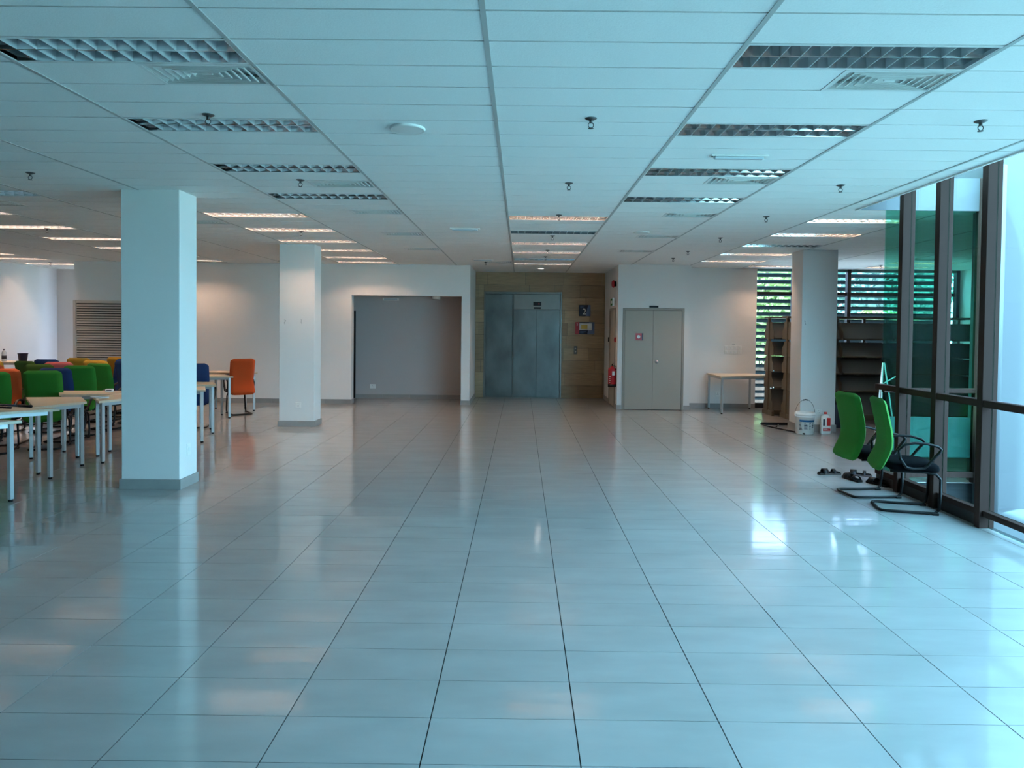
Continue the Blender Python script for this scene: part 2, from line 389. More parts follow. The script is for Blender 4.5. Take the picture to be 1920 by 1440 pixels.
skirt('baseboard_right', [(1.97, 14.95, 1.97, 15.9, -1, 0), (1.97, 13.75, 1.97, 14.05, -1, 0), (1.958, 13.75, 2.06, 13.75, 0, -1), (3.33, 13.75, 3.462, 13.75, 0, -1), (3.45, 13.75, 3.45, 14.25, 1, 0), (3.45, 14.25, 4.96, 14.25, 0, -1)], 'grey tile skirting along the walls right of the lift')
skirt('baseboard_left', [(-11.3, 12.0, -11.3, 16.4, 1, 0), (-11.3, 16.4, -9.45, 16.4, 0, -1)], 'grey tile skirting of the far left recess')
# ------------------------------------------------------------------ pillars
def pillar(x0, x1, y0, y1, label, base):
    o = thing('column', label, 'pillar', ((x0 + x1) / 2, (y0 + y1) / 2, 0), kind='structure')
    w, d = (x1 - x0) / 2, (y1 - y0) / 2
    MB().bbox(-w, w, -d, d, 0, HC + .01, .006).build('shaft', 'paint', o)
    t = .016
    for (a, b, c, e) in ((-w - t, w + t, -d - t, -d), (-w - t, w + t, d, d + t), (-w - t, -w, -d, d), (w, w + t, -d, d)):
        MB().bbox(a, b, c, e, 0, base, .002).build('skirting_tile', 'skirt', o)
    return o
pillar(-3.945, -3.365, 6.64, 6.99, 'large bluish white pillar in front of the tables at left', .10)
pillar(-3.92, -3.345, 10.92, 11.27, 'slimmer looking white pillar with a socket, before the back wall', .095)
pillar(4.55, 5.12, 10.96, 11.4, 'white pillar beside the racks with white bucket at its foot', .12)
# ------------------------------------------------------------------ glazing on the right
win = thing('window_1', 'brown framed floor to ceiling green glass wall on the right', 'glass wall', (3.9, 0, 0), kind='structure')
muls = [-.9, .4, 1.7, 3.0, 4.3, 5.615, 6.25, 6.85]
for y in muls: MB().bbox(-.055, .07, y, y + .07, 0, 3.3, .003).build('mullion', 'brown_alu', win)
ys = muls + [7.33]
for a, b in zip(ys[:-1], ys[1:]):
    a += .07
    MB().bbox(-.05, .02, a, b, 1.015, 1.075, .004).build('transom', 'brown_alu', win)
    MB().bbox(-.03, .04, a, b, .10, .15, .003).build('sill', 'brown_alu', win)
    MB().box(.022, .034, a, b, .15, 1.015).build('pane', 'glass_green', win)
    MB().box(.022, .034, a, b, 1.075, 3.3).build('pane', 'glass_green', win)
    if a > 5.6: MB().box(-.012, .03, a, b, .0, .10).build('kick_panel', 'dark_base', win)
    else: MB().box(.02, .03, a, b, .0, .10).build('kick_pane', 'glass_green', win)
win2 = thing('window_2', 'green glass screen set across the end of the glass wall', 'glass wall', (0, 7.34, 0), kind='structure')
MB().box(3.945, 4.93, 0, .012, .12, .98).build('pane', 'glass_green', win2)
MB().box(3.945, 4.93, 0, .012, 1.03, HC - .004).build('pane', 'glass_green', win2)
MB().bbox(3.945, 4.93, -.03, .03, .98, 1.03, .003).build('transom', 'brown_alu', win2)
MB().bbox(3.945, 4.93, -.03, .03, .06, .12, .003).build('sill', 'brown_alu', win2)
MB().bbox(4.93, 4.98, -.04, .04, 0, 3.3, .003).build('mullion', 'brown_alu', win2)
# louvred facade at the back right
win4 = thing('window_3', 'tall window with dark horizontal sun louvres behind the racks', 'window', (0, 14.38, 0), kind='structure')
for x in (4.90, 5.74, 6.90, 8.05, 9.2): MB().bbox(x, x + .075, -.06, .05, .0, 3.3, .003).build('mullion', 'black', win4)
for a, b in ((4.975, 5.74), (5.815, 6.90), (6.975, 8.05), (8.125, 9.2)):
    MB().box(a, b, 0, .01, .10, 2.40).build('pane', 'glass_grey', win4); MB().box(a, b, 0, .01, 2.47, 2.90).build('pane', 'glass_grey', win4)
    MB().bbox(a, b, -.03, .04, 2.40, 2.47, .003).build('transom', 'black', win4); MB().bbox(a, b, -.04, .05, 0, .10, .003).build('sill', 'black', win4)
    MB().bbox(a, b, -.03, .05, 2.90, 3.3, .003).build('head', 'teal_trim', win4)
sl = MB().box(0, 4.4, -.07, .07, -.012, .012, M=Matrix.Rotation(-.42, 4, 'X')).mesh('louvre_slat', 'slat_dark')
for k in range(20): link('louvre_slat', sl, win4, (4.96, .42, .16 + k * .142))
for x in (5.0, 7.15): MB().tube([(x, .42, 0), (x, .42, 3.1)], .02).build('louvre_post', 'black', win4)
# window lighting the recess far left
win5 = thing('window_4', 'hidden side window lighting the far left recess', 'window', (-9.38, 0, 0), kind='structure')
for y in (16.0, 16.35): MB().bbox(-.05, .05, y, y + .05, 0, 3.3, .003).build('mullion', 'brown_alu', win5)
for a, b in ((16.05, 16.35),): MB().box(-.005, .005, a, b, .0, 3.3).build('pane', 'glass_grey', win5)
# ------------------------------------------------------------------ lift and doors
lift = thing('door_1', 'dull stainless steel lift door with wide side panel', 'lift door', (0, 15.9, 0), kind='structure')
fr = MB().bbox(LX0, LX0 + .04, -.03, .03, 0, LZ, .003).bbox(LX1 - .04, LX1, -.03, .03, 0, LZ, .003).bbox(LX0 + .04, LX1 - .04, -.03, .03, LZ - .05, LZ, .003)
fr.build('door_frame', 'lift_trim', lift)
MB().bbox(-.836, -.205, -.005, .028, .0, 2.44, .003).build('side_panel', 'steel', lift)
MB().bbox(-.20, -.185, -.02, .028, 0, 2.44, .002).build('door_post', 'lift_trim', lift)
MB().bbox(-.18, .913, -.012, .028, 2.085, 2.44, .003).build('header_panel', 'lift_trim', lift)
for a, b in ((-.18, .364), (.368, .913)): MB().bbox(a, b, .004, .03, .01, 2.08, .002).build('door_leaf', 'steel', lift)
d = MB().bbox(.282, .472, -.02, -.012, 2.175, 2.262, .002).build('floor_display', 'black', lift)
MB().box(.405, .425, -.0205, -.0198, 2.20, 2.235).build('display_digit', 'red', d)
MB().bbox(.296, .46, -.018, -.012, 2.10, 2.138, .002).build('name_plate', 'black', lift)
MB().bbox(LX0, LX1, -.03, .03, -.001, .008, .002).build('door_sill', 'lift_trim', lift)
dd = thing('door_2', 'beige double riser doors with red fire sign', 'door', (0, 13.75, 0), kind='structure')
MB().bbox(2.07, 2.115, -.02, .0, 0, 2.075, .003).bbox(3.275, 3.32, -.02, 0, 0, 2.075, .003).bbox(2.115, 3.275, -.02, 0, 2.03, 2.075, .003).build('door_frame', 'door_frame', dd)
MB().box(2.115, 3.275, -.004, 0, 0, 2.03).build('door_gap', 'black', dd)
for a, b in ((2.119, 2.686), (2.690, 3.271)): MB().bbox(a, b, -.014, -.003, .008, 2.026, .002).build('door_leaf', 'door_paint', dd)
k = MB().lathe([(0, .05), (.022, .048), (.026, .03), (.012, .018), (.012, 0)], M=Matrix.Translation((2.77, -.014, .985)) @ Matrix.Rotation(PI / 2, 4, 'X')).build('door_knob', 'steel_light', dd)
MB().lathe([(0, .006), (.034, .005), (.036, 0)], M=Matrix.Translation((2.77, -.014, .985)) @ Matrix.Rotation(PI / 2, 4, 'X')).build('rosette', 'steel_light', k)
MB().bbox(2.605, 2.785, -.03, 0, 2.085, 2.125, .003).build('door_closer', 'black', dd)
d3 = thing('door_3', 'narrow grey side door beside the fire extinguisher', 'door', (1.97, 0, 0), kind='structure')
MB().bbox(-.02, 0, 14.05, 14.10, 0, 2.09, .003).bbox(-.02, 0, 14.90, 14.95, 0, 2.09, .003).bbox(-.02, 0, 14.10, 14.90, 2.04, 2.09, .003).build('door_frame', 'door_frame', d3)
MB().bbox(-.010, 0, 14.102, 14.898, .006, 2.038, .002).build('door_leaf', 'door_paint', d3)
d4 = thing('door_4', 'black panel for the dark doorway left in the wide opening', 'door', (0, 15.4, 0), kind='structure')
MB().bbox(-4.38, -3.78, .02, .06, 0, 2.0, .003).build('door_leaf', 'black', d4)  # black sheet stands for the shade in the open doorway
d5 = thing('door_5', 'beige louvred service door behind the coloured chairs', 'door', (0, 14.25, 0), kind='structure')
MB().bbox(-9.46, -9.40, -.04, 0, 0, 2.13, .004).bbox(-8.15, -8.09, -.04, 0, 0, 2.13, .004).bbox(-9.40, -8.15, -.04, 0, 2.07, 2.13, .004).bbox(-9.40, -8.15, -.04, 0, 0, .1, .004).build('door_frame', 'louvre', d5)
MB().box(-9.40, -8.15, -.004, -.001, .1, 2.07).build('door_backing', 'black', d5)
sm = MB().box(-.622, .622, -.003, .003, -.022, .022, M=Matrix.Rotation(-.7, 4, 'X')).mesh('door_slat', 'louvre')
for k in range(38): link('door_slat', sm, d5, (-8.775, -.022, .125 + k * .0515))
# ------------------------------------------------------------------ exterior
struct('ground', MB().box(-120, 120, -120, 160, -4.2, -4.0), 'ground', 'pale ground far below outside the windows', 'ground')
MB().bbox(3.95, 4.92, .016, .05, .27, .71, .004).build('spandrel_panel', 'ext_white', win2)
tag(MB().lathe([(0, 3.4), (.09, 3.4), (.09, -.28), (0, -.28)], (5.02, 7.2, 0), 24).build('outer_pillar', 'ext_white'), 'slim round white pillar outside between glass and white wall', 'pillar')
struct('ledge', MB().box(3.98, 9.4, -7.6, 7.32, -.5, -.28), 'ext_white', 'white outside ledge along the foot of the glass wall', 'ledge')
def leaf_mesh(name, m, n, rx, rz, seed, size):
    r = random.Random(seed); b = MB()
    for _ in range(n):
        while True:
            p = Vector((r.uniform(-1, 1), r.uniform(-1, 1), r.uniform(-1, 1)))
            if .15 < p.length < 1: break
        p = Vector((p.x * rx, p.y * rx, p.z * rz)); a = Vector((r.gauss(0, 1), r.gauss(0, 1), r.gauss(0, .6))).normalized(); c = a.orthogonal().normalized()
        s_ = size * r.uniform(.6, 1.4)
        b.add([p - a * s_, p + c * s_ * .4, p + a * s_, p - c * s_ * .4], [(0, 1, 2, 3)])
    return b.mesh(name, m)
LEAF = [leaf_mesh('foliage', 'leaf_a', 5200, 2.0, 2.3, 1, .16), leaf_mesh('foliage', 'leaf_b', 4200, 1.9, 1.7, 2, .17), leaf_mesh('foliage', 'leaf_c', 4800, 2.2, 2.6, 3, .15)]
trunk = MB().tube([(0, 0, -4), (.06, 0, -2), (-.05, .05, 0), (.1, 0, 1.6)], [.18, .14, .11, .06]).tube([(-.02, .02, -.6), (.7, .1, .6), (1.1, .2, 1.4)], [.07, .05, .03]).tube([(-.02, .02, -.2), (-.6, -.1, .9), (-1.0, -.2, 1.5)], [.06, .05, .03]).mesh('trunk', 'bark')
TREES = [(7.6, 21.5, 2.2, 1, 'bright yellow-green tree just outside the louvred window'), (11.8, 22.3, .7, 1, 'low yellow-green tree outside, seen right of the racks'), (9.6, 26.5, 3.0, 0, 'mid green tree behind the first row outside the window'), (13.8, 25.5, 3.4, 2, 'tall dark green tree outside toward the right'), (4.6, 27.0, .9, 0, 'low green tree outside left of the louvred window'), (16.5, 30, 2.0, 0, 'distant green tree outside at far right'), (12.4, 31, .2, 2, 'distant dark green tree low behind the others'), (8.4, 33, 4.6, 2, 'tallest dark tree far outside the window')]
for (x, y, z, k, lab) in TREES:
    t = thing('tree', lab, 'tree', (x, y, z), random.uniform(0, 6), 'trees outside the louvred window')
    tag(link('foliage', LEAF[k], t), kind='stuff'); link('trunk', trunk, t)
# ------------------------------------------------------------------ ceiling fixtures
def light_proto(lit, split):
    t = link('ceiling_light', None)
    L, D = .596, .148
    fr = MB().box(-L, L, -D, -D + .016, -.002, .02).box(-L, L, D - .016, D, -.002, .02).box(-L, -L + .016, -D, D, -.002, .02).box(L - .016, L, -D, D, -.002, .02)
    fr.build('frame', 'white_metal', t)
    h = MB(); a, b, z1 = .58, .132, .135
    P = [(-a, -b, .0), (a, -b, .0), (a, b, .0), (-a, b, .0), (-a, -b + .02, z1), (a, -b + .02, z1), (a, b - .02, z1), (-a, b - .02, z1)]
    h.add(P, [(0, 1, 5, 4), (1, 2, 6, 5), (2, 3, 7, 6), (3, 0, 4, 7), (4, 5, 6, 7)]); h.build('reflector', 'alu', t)
    MB().add([(-a, -.004, .002), (a, -.004, .002), (a, .004, .002), (-a, .004, .002), (-a, -.03, z1), (a, -.03, z1), (a, .03, z1), (-a, .03, z1)], [(0, 1, 5, 4), (2, 3, 7, 6), (0, 3, 2, 1), (0, 4, 7, 3), (1, 2, 6, 5)]).build('divider', 'alu', t)
    bl = MB()
    blade = lambda mb, y, x=0: mb.add([(x - .002, y - .064, .002), (x + .002, y - .064, .002), (x + .002, y + .064, .002), (x - .002, y + .064, .002), (x - .009, y - .056, .05), (x + .009, y - .056, .05), (x + .009, y + .056, .05), (x - .009, y + .056, .05)], [(0, 3, 2, 1), (0, 1, 5, 4), (1, 2, 6, 5), (2, 3, 7, 6), (3, 0, 4, 7), (4, 5, 6, 7)])
    bm_ = blade(MB(), 0).mesh('louvre_blade', 'blade')
    for sy in (-.068, .068):
        for k in range(11):
            x = -.58 + 1.16 * (k + 1) / 12
            if split: link('louvre_blade', bm_, t, (x, sy, 0))
            else: blade(bl, sy, x)
    if not split: tag(bl.build('louvre', 'blade', t), kind='stuff')
    for sy in (-.066, .066):
        tb = MB().tube([(-.57, sy, .104), (.57, sy, .104)], .013, 8).build('tube', 'tube_on' if lit else 'tube_off', t)
        for sx in (-1, 1): MB().box(sx * .578 - .006, sx * .578 + .006, sy - .012, sy + .012, .086, .122).build('tube_holder', 'white_plastic', tb)
    return t
protos = {}
COLN = {-9: 'row over the far left recess', -6: 'row left of the large pillar', -5: 'row at the left edge', -3: 'row above the second pillar', -2: 'row left of the middle', 0: 'row leading to the lift', 1: 'row right of the middle', 3: 'row before the right pillar', 4: 'row at the louvred window', 6: 'row seen through the glass'}
cnt = {}
for (c, r, lit) in NEAR + FAR:
    key = (lit, r <= 13)
    if key not in protos: protos[key] = t = light_proto(*key)
    else: t = copy_tree(protos[key])
    t.location = (cx(c) + .6, cy(r) + .15, HC)
    i = cnt.get(c, 0); cnt[c] = i + 1
    tag(t, f"{'lit' if lit else 'unlit'} louvred ceiling light, {ORD[i]} of the {COLN[c]}", 'ceiling light', 'recessed louvred ceiling lights')
def diff_proto():
    t = link('air_diffuser', None); L, D = .298, .148
    def ring(a0, b0, z0, a1, b1, z1):
        P = [(-a0, -b0, z0), (a0, -b0, z0), (a0, b0, z0), (-a0, b0, z0), (-a1, -b1, z1), (a1, -b1, z1), (a1, b1, z1), (-a1, b1, z1)]
        return MB().add(P, [(0, 1, 5, 4), (1, 2, 6, 5), (2, 3, 7, 6), (3, 0, 4, 7)])
    MB().box(-L, L, -D, -D + .02, -.003, .01).box(-L, L, D - .02, D, -.003, .01).box(-L, -L + .02, -D + .02, D - .02, -.003, .01).box(L - .02, L, -D + .02, D - .02, -.003, .01).build('frame', 'white_metal', t)
    for k in range(6):
        a, b = L - .024 - k * .040, D - .024 - k * .0195
        v = ring(a, b, .004, a - .026, b - .012, .03); q = ring(a + .001, b + .001, -.002, a + .001, b + .001, .005); q2 = ring(a + .001, b + .001, -.002, a - .006, b - .003, -.002)
        v.add(q.v, q.f); v.add(q2.v, q2.f); v.build('vane', 'white_metal', t)
    MB().bbox(-.03, .03, -.006, .006, 0, .02, .002).build('centre_bar', 'white_metal', t)
    e, g = L - .012, D - .012
    MB().box(-e, e, -g, g, .05, .055).box(-e, -e + .004, -g, g, .01, .05).box(e - .004, e, -g, g, .01, .05).box(-e, e, -g, -g + .004, .01, .05).box(-e, e, g - .004, g, .01, .05).build('plenum_box', 'white_metal', t)
    return t
dp = None; cnt = {}
DN = {-2: 'left of the middle', 1: 'right of the middle', -5: 'at the left edge', -4: 'just behind the large pillar', -1: 'before the lift', 6: 'seen through the glass'}
for (c, r, h) in DIFF:
    t = dp if dp is None else copy_tree(dp)
    if dp is None: dp = t = diff_proto()
    t.location = (cx(c) + (.9 if h else .3), cy(r) + .15, HC)
    i = cnt.get(c, 0); cnt[c] = i + 1
    tag(t, f"white rectangular air diffuser in the ceiling, {ORD[i]} of those {DN[c]}", 'air vent', 'ceiling air diffusers')
def sprk_proto():
    t = link('fire_sprinkler', None)
    MB().lathe([(0, -.012), (.018, -.012), (.036, -.004), (.038, 0), (0, 0)], n=16).build('escutcheon', 'sprinkler_metal', t)
    MB().lathe([(0, -.03), (.010, -.03), (.010, -.01), (0, -.01)], n=10).build('body', 'sprinkler_metal', t)
    for sx in (-1, 1): MB().tube([(sx * .009, 0, -.028), (sx * .017, 0, -.038), (sx * .015, 0, -.052), (sx * .003, 0, -.06)], .003, 6).build('yoke_arm', 'sprinkler_metal', t)
    MB().lathe([(0, -.064), (.017, -.064), (.017, -.0615), (0, -.0615)], n=12).build('deflector', 'sprinkler_metal', t)
    return t
SPR = [(-1.983, 4.27), (-2.01, 6.13), (-4.33, 5.95), (.425, 4.27), (.42, 6.15), (.426, 7.87), (.433, 9.62), (.434, 11.38), (.435, 12.39), (2.854, 4.25), (2.87, 6.13), (2.82, 7.84), (2.83, 9.67), (2.78, 11.33), (2.78, 12.43), (-3.07, 9.4), (-6.6, 9.39), (-.717, 13.5), (5.6, 13.55), (7.1, 13.4), (-10.2, 14.6), (-4.9, 13.7)]
SPN = [(-2.5, -1.5, 'left of the middle'), (-5, -4, 'left of the large pillar'), (.2, .6, 'above the lift path'), (2.5, 3, 'near the glass wall'), (-3.5, -2.9, 'before the second pillar'), (-7, -6, 'above the coloured chairs'), (-1, -.5, 'in front of the lift wall'), (5, 6, 'left of the black window post'), (7, 8, 'behind the glass edge'), (-11, -10, 'in the far left recess'), (-4.99, -4.5, 'near the back wall')]
sp = None; cnt = {}
for (x, y) in SPR:
    if sp is None: sp = t = sprk_proto()
    else: t = copy_tree(sp)
    t.location = (x, y, HC)
    n = [q[2] for q in SPN if q[0] <= x <= q[1]]
    if x == -4.9: n = ['near the back wall above the orange chair']
    i = cnt.get(n[0], 0); cnt[n[0]] = i + 1
    tag(t, f"small metal ceiling sprinkler {n[0]}, {ORD[i]} one", 'sprinkler', 'ceiling sprinklers')
for (x, y, r, lab) in ((-.77, 4.52, .118, 'round white ceiling speaker left of the centre bar'), (1.62, 9.2, .11, 'round white ceiling speaker far back right of the middle')):
    t = thing('ceiling_speaker', lab, 'ceiling speaker', (x, y, HC), group='round ceiling speakers')
    MB().lathe([(r * .86, -.012), (r * .95, -.016), (r, -.006), (r, 0)], n=40).build('rim', 'white_plastic', t)
    MB().lathe([(0, -.017), (r * .5, -.016), (r * .86, -.012)], n=40).build('grille', 'white_metal', t)
for (x, y, w, lab) in ((1.63, 5.13, .43, 'slim emergency light strip right of the middle, near the viewer'), (-.76, 9.0, .4, 'slim emergency light strip left of the lift row'), (-.75, 13.0, .4, 'slim emergency light strip close to the lift'), (-7.2, 13.0, .42, 'slim emergency light strip above the louvred door')):
    t = thing('emergency_light', lab, 'emergency light', (x, y, HC), group='emergency light strips')
    MB().bbox(-w / 2, w / 2, -.035, .035, -.012, 0, .004).build('base', 'white_plastic', t)
    MB().bbox(-w / 2 + .03, w / 2 - .03, -.022, .022, -.03, -.012, .006).build('lens', 'clear_plastic', t)
    MB().box(-w / 2 + .008, -w / 2 + .022, -.01, .01, -.014, -.012).build('indicator', 'black', t)
t = thing('downlight', 'round glowing downlight in the ceiling before the lift', 'downlight', (.42, 14.75, HC))
MB().lathe([(.07, -.002), (.075, -.012), (.095, -.008), (.097, 0)], n=28).build('rim', 'white_plastic', t)
MB().lathe([(0, -.004), (.07, -.004)], n=28).build('lamp', 'downlight_on', t)
# ------------------------------------------------------------------ office chairs
def chair_proto(colour):
    t = link('office_chair', None)
    p = []
    for sx in (-1, 1):
        leg = [(sx * .150, -.17, .375), (sx * .152, .10, .378), (sx * .155, .20, .365), (sx * .158, .238, .32), (sx * .168, .235, .12), (sx * .17, .225, .045), (sx * .17, .19, .017), (sx * .17, .02, .014), (sx * .17, -.2, .014)]
        p.append(leg)
    path = p[0] + [(-.16, -.235, .014), (-.12, -.25, .014), (.12, -.25, .014), (.16, -.235, .014)] + p[1][::-1]
    MB().tube(path, .0125, 8).build('sled_frame', 'black_metal', t)
    MB().tube([(-.15, .05, .378), (.15, .05, .378)], .010, 6).tube([(-.15, -.14, .376), (.15, -.14, .376)], .010, 6).build('seat_support', 'black_metal', t)
    for sx in (-1, 1):
        MB().bbox(sx * .17 - .016, sx * .17 + .016, .17, .225, 0, .02, .003).build('glide', 'black', t)
    # seat cushion
    b = MB(); n, rings = 28, []
    for (sc, z) in ((.86, .388), (.97, .40), (1.0, .425), (.97, .452), (.86, .466), (.5, .472), (.0, .473)):
        R = []
        for k in range(n):
            a = 2 * PI * k / n; ca, sa = math.cos(a), math.sin(a); e = .45
            x = .212 * abs(ca) ** e * (1 if ca > 0 else -1) * sc; y = .225 * abs(sa) ** e * (1 if sa > 0 else -1) * sc
            R.append((x, y + .02, z - .02 * max(0, (y - .12) / .1)))
        rings.append(R)
    vs = [v for R in rings for v in R]; fs = [tuple(range(n))[::-1]]
    for i in range(len(rings) - 1):
        for k in range(n): fs.append((i * n + k, i * n + (k + 1) % n, (i + 1) * n + (k + 1) % n, (i + 1) * n + k))
    b.add(vs, fs, 0, True).build('seat', 'black_fabric', t)
    # back: padded curved slab with rounded corners
    prof = [(.37, -.285), (.42, -.268), (.48, -.240), (.54, -.212), (.60, -.196), (.66, -.194), (.74, -.205), (.82, -.222), (.90, -.240), (.97, -.256), (1.03, -.270)]
    def py(z):
        for (z0, y0), (z1, y1) in zip(prof[:-1], prof[1:]):
            if z <= z1: return y0 + (y1 - y0) * (z - z0) / (z1 - z0)
        return prof[-1][1]
    U, V = 14, 26; z0, z1, hw, rc = .37, 1.03, .218, .06
    def P(u, v, side):
        z = z0 + (z1 - z0) * v
        zz = min(max(z, z0 + rc), z1 - rc); dz = abs(z - zz)
        w = hw - (rc - math.sqrt(max(rc * rc - dz * dz, 0)) if dz > 0 else 0)
        w *= 1 - .05 * math.exp(-((z - .62) / .1) ** 2)
        x = u * w
        edge = min(1 - abs(u), min(v, 1 - v) * 3.0); th = .028 * min(1, (max(edge, 0) / .16)) ** .5
        return (x, py(z) + .03 * (u * u) * .6 + side * th, z)
    b = MB()
    for side in (-1, 1):
        vs = [P(-1 + 2 * i / U, j / V, side) for j in range(V + 1) for i in range(U + 1)]
        fs = []
        for j in range(V):
            for i in range(U):
                q = (j * (U + 1) + i, j * (U + 1) + i + 1, (j + 1) * (U + 1) + i + 1, (j + 1) * (U + 1) + i)
                fs.append(q if side < 0 else q[::-1])
        b.add(vs, fs, 0, True)
    b.build('backrest', colour, t)
    MB().bbox(-.03, .03, -.235, -.15, .385, .41, .004).build('back_bracket', 'black_metal', t)
    for sx in (-1, 1):
        x = sx * .226
        loop = [(x, -.06, .425), (x, -.11, .50), (x, -.125, .575), (x, -.08, .625), (x, .0, .647), (x, .10, .645), (x, .19, .622), (x, .215, .60), (x, .205, .575), (x, .16, .52), (x, .11, .45), (x, .085, .425), (x, .0, .415)]
        MB().tube(loop, .013, 8, closed=True, flat=(.012, .019)).build('armrest', 'black', t)
    return t
CH = {}
def chair(colour, x, y, face, label, group='fabric office chairs with sled bases'):
    """face: heading of the sitter in degrees from +X"""
    if colour not in CH: CH[colour] = t = chair_proto(colour)
    else: t = copy_tree(CH[colour])
    t.location = (x, y, 0); t.rotation_euler = (0, 0, math.radians(face - 90))
    tag(t, label, 'chair', group)
chair('green_fabric', 3.57, 6.22, -14, 'green office chair nearest the viewer beside the glass wall')
chair('green_fabric', 3.52, 6.77, 4, 'green office chair behind the nearer one, beside the glass wall')
chair('orange_fabric', -5.21, 12.46, 127, 'orange office chair seen from behind at the far table end')
chair('blue_fabric', -5.19, 10.80, 104, 'blue office chair half hidden by the right side of the large pillar')
chair('green_fabric', -6.20, 8.84, 108, 'large green office chair back behind the nearest long table')
chair('green_fabric', -6.62, 8.48, 112, 'green office chair cut off by the left picture edge')
chair('orange_fabric', -6.93, 9.10, 108, 'orange chair behind the green chair at the left picture edge')
chair('blue_fabric', -6.36, 9.42, 92, 'dark blue chair directly behind the large green chair')
chair('green_fabric', -6.42, 9.98, 96, 'green chair right behind the dark blue chair')
chair('green_fabric', -6.42, 10.55, 78, 'rightmost green chair of the cluster, before the louvred door')
chair('blue_fabric', -6.42, 11.25, 80, 'dark blue chair just left of the large pillar')
chair('blue_fabric', -7.20, 11.98, 160, 'dark blue chair turned sideways before the louvred door')
chair('yellow_fabric', -7.38, 12.6, 85, 'yellow chair farthest back, left of the large pillar')
chair('pink_fabric', -7.28, 10.80, 96, 'salmon pink chair top behind the green chairs')
chair('yellow_fabric', -7.02, 11.36, 88, 'orange-yellow chair behind the rightmost green chair')
chair('yellow_fabric', -7.82, 12.15, 88, 'small yellow chair top in front of the louvred door')
chair('blue_fabric', -7.98, 11.56, 90, 'dark navy chair top below the pale recess wall')
chair('olive_fabric', -7.86, 10.98, 75, 'olive green chair top in the middle of the cluster')
chair('olive_fabric', -7.14, 10.2, 92, 'olive green chair behind the dark blue chair')
chair('yellow_fabric', -8.42, 10.90, 90, 'yellow chair top at the left picture edge')
chair('orange_fabric', -7.72, 10.0, 90, 'orange chair top below the yellow one at left')
chair('olive_fabric', -7.55, 9.42, 90, 'olive chair top at the left edge behind the orange chair')
# ------------------------------------------------------------------ trapezoid tables
def table(poly, label, h=.74, group='beech trapezoid tables'):
    cxm, cym = sum(p[0] for p in poly) / len(poly), sum(p[1] for p in poly) / len(poly)
    t = thing('trapezoid_table', label, 'table', (cxm, cym, 0), group=group)
    pl = [Vector((p[0] - cxm, p[1] - cym)) for p in poly]
    if sum(pl[i].x * pl[(i + 1) % 4].y - pl[(i + 1) % 4].x * pl[i].y for i in range(4)) < 0: pl = pl[::-1]
    MB().prism([(p.x, p.y) for p in pl], h - .025, h).build('tabletop', 'beech', t)
    ins = []
    n = len(pl)
    for i in range(n):
        p, a, b = pl[i], (pl[i - 1] - pl[i]).normalized(), (pl[(i + 1) % n] - pl[i]).normalized()
        s_ = abs(a.x * b.y - a.y * b.x); ins.append(p + (a + b) * (.045 / max(s_, .4)))
    for i in range(n):
        a, b = ins[i], ins[(i + 1) % n]; dr = (b - a); L = dr.length; an = math.atan2(dr.y, dr.x)
        M = Matrix.Translation((a.x, a.y, 0)) @ Matrix.Rotation(an, 4, 'Z')
        MB().box(.02, L - .02, -.012, .012, h - .065, h - .026, M=M).build('frame_rail', 'table_steel', t)
        M2 = Matrix.Translation((a.x, a.y, 0)) @ Matrix.Rotation(an, 4, 'Z')
        lg = MB().bbox(-.019, .019, -.019, .019, .022, h - .026, .003, M=M2).build('leg', 'table_steel', t)
        MB().lathe([(0, 0), (.017, 0), (.019, .006), (.017, .022), (0, .022)], (a.x, a.y, 0), 12).build('foot', 'black', lg)
    return t
def trap(p, long_dir, side):
    """acute corner p, heading of the long edge, side=+1 body to the left of it"""
    a = math.radians(long_dir); u = Vector((math.cos(a), math.sin(a))); p = Vector(p)
    q = p + u * 1.2; s1 = Vector((math.cos(a + side * PI / 3), math.sin(a + side * PI / 3))) * .6
    return [p, q, p + s1 + u * .6, p + s1]
table(trap((-4.56, 6.14), 169, 1), 'nearest beech table, cut off by the left picture edge')
table(trap((-4.83, 7.04), 165, 1), 'beech table carrying the dark pole, left of the large pillar')
table([(-4.97, 7.70), (-5.36, 8.20), (-5.95, 8.08), (-5.18, 7.14)], 'beech table in front of the large green chair')
table(trap((-4.87, 7.76), 68, 1), 'beech table with the coiled cable, meeting the large pillar')
table(trap((-6.16, 8.95), 6, -1), 'beech table with the small white adapter on it')
table(trap((-4.34, 9.27), 176, -1), 'beech table whose end shows just right of the large pillar')
table(trap((-4.54, 10.04), 178, -1), 'beech table in front of the half hidden blue chair')
table(trap((-5.03, 11.78), 188, -1), 'beech table in front of the orange chair')
table(trap((-5.02, 12.85), 190, -1), 'beech table behind the orange chair by the back wall')
table([(3.90, 14.15), (3.90, 13.12), (5.04, 13.66), (4.83, 14.15)], 'lone beech table by the right back wall under the switches')
table([(-11.0, 13.75), (-9.75, 13.75), (-9.75, 14.2), (-11.0, 14.2)], 'back table holding a water bottle and dark bucket', .84)
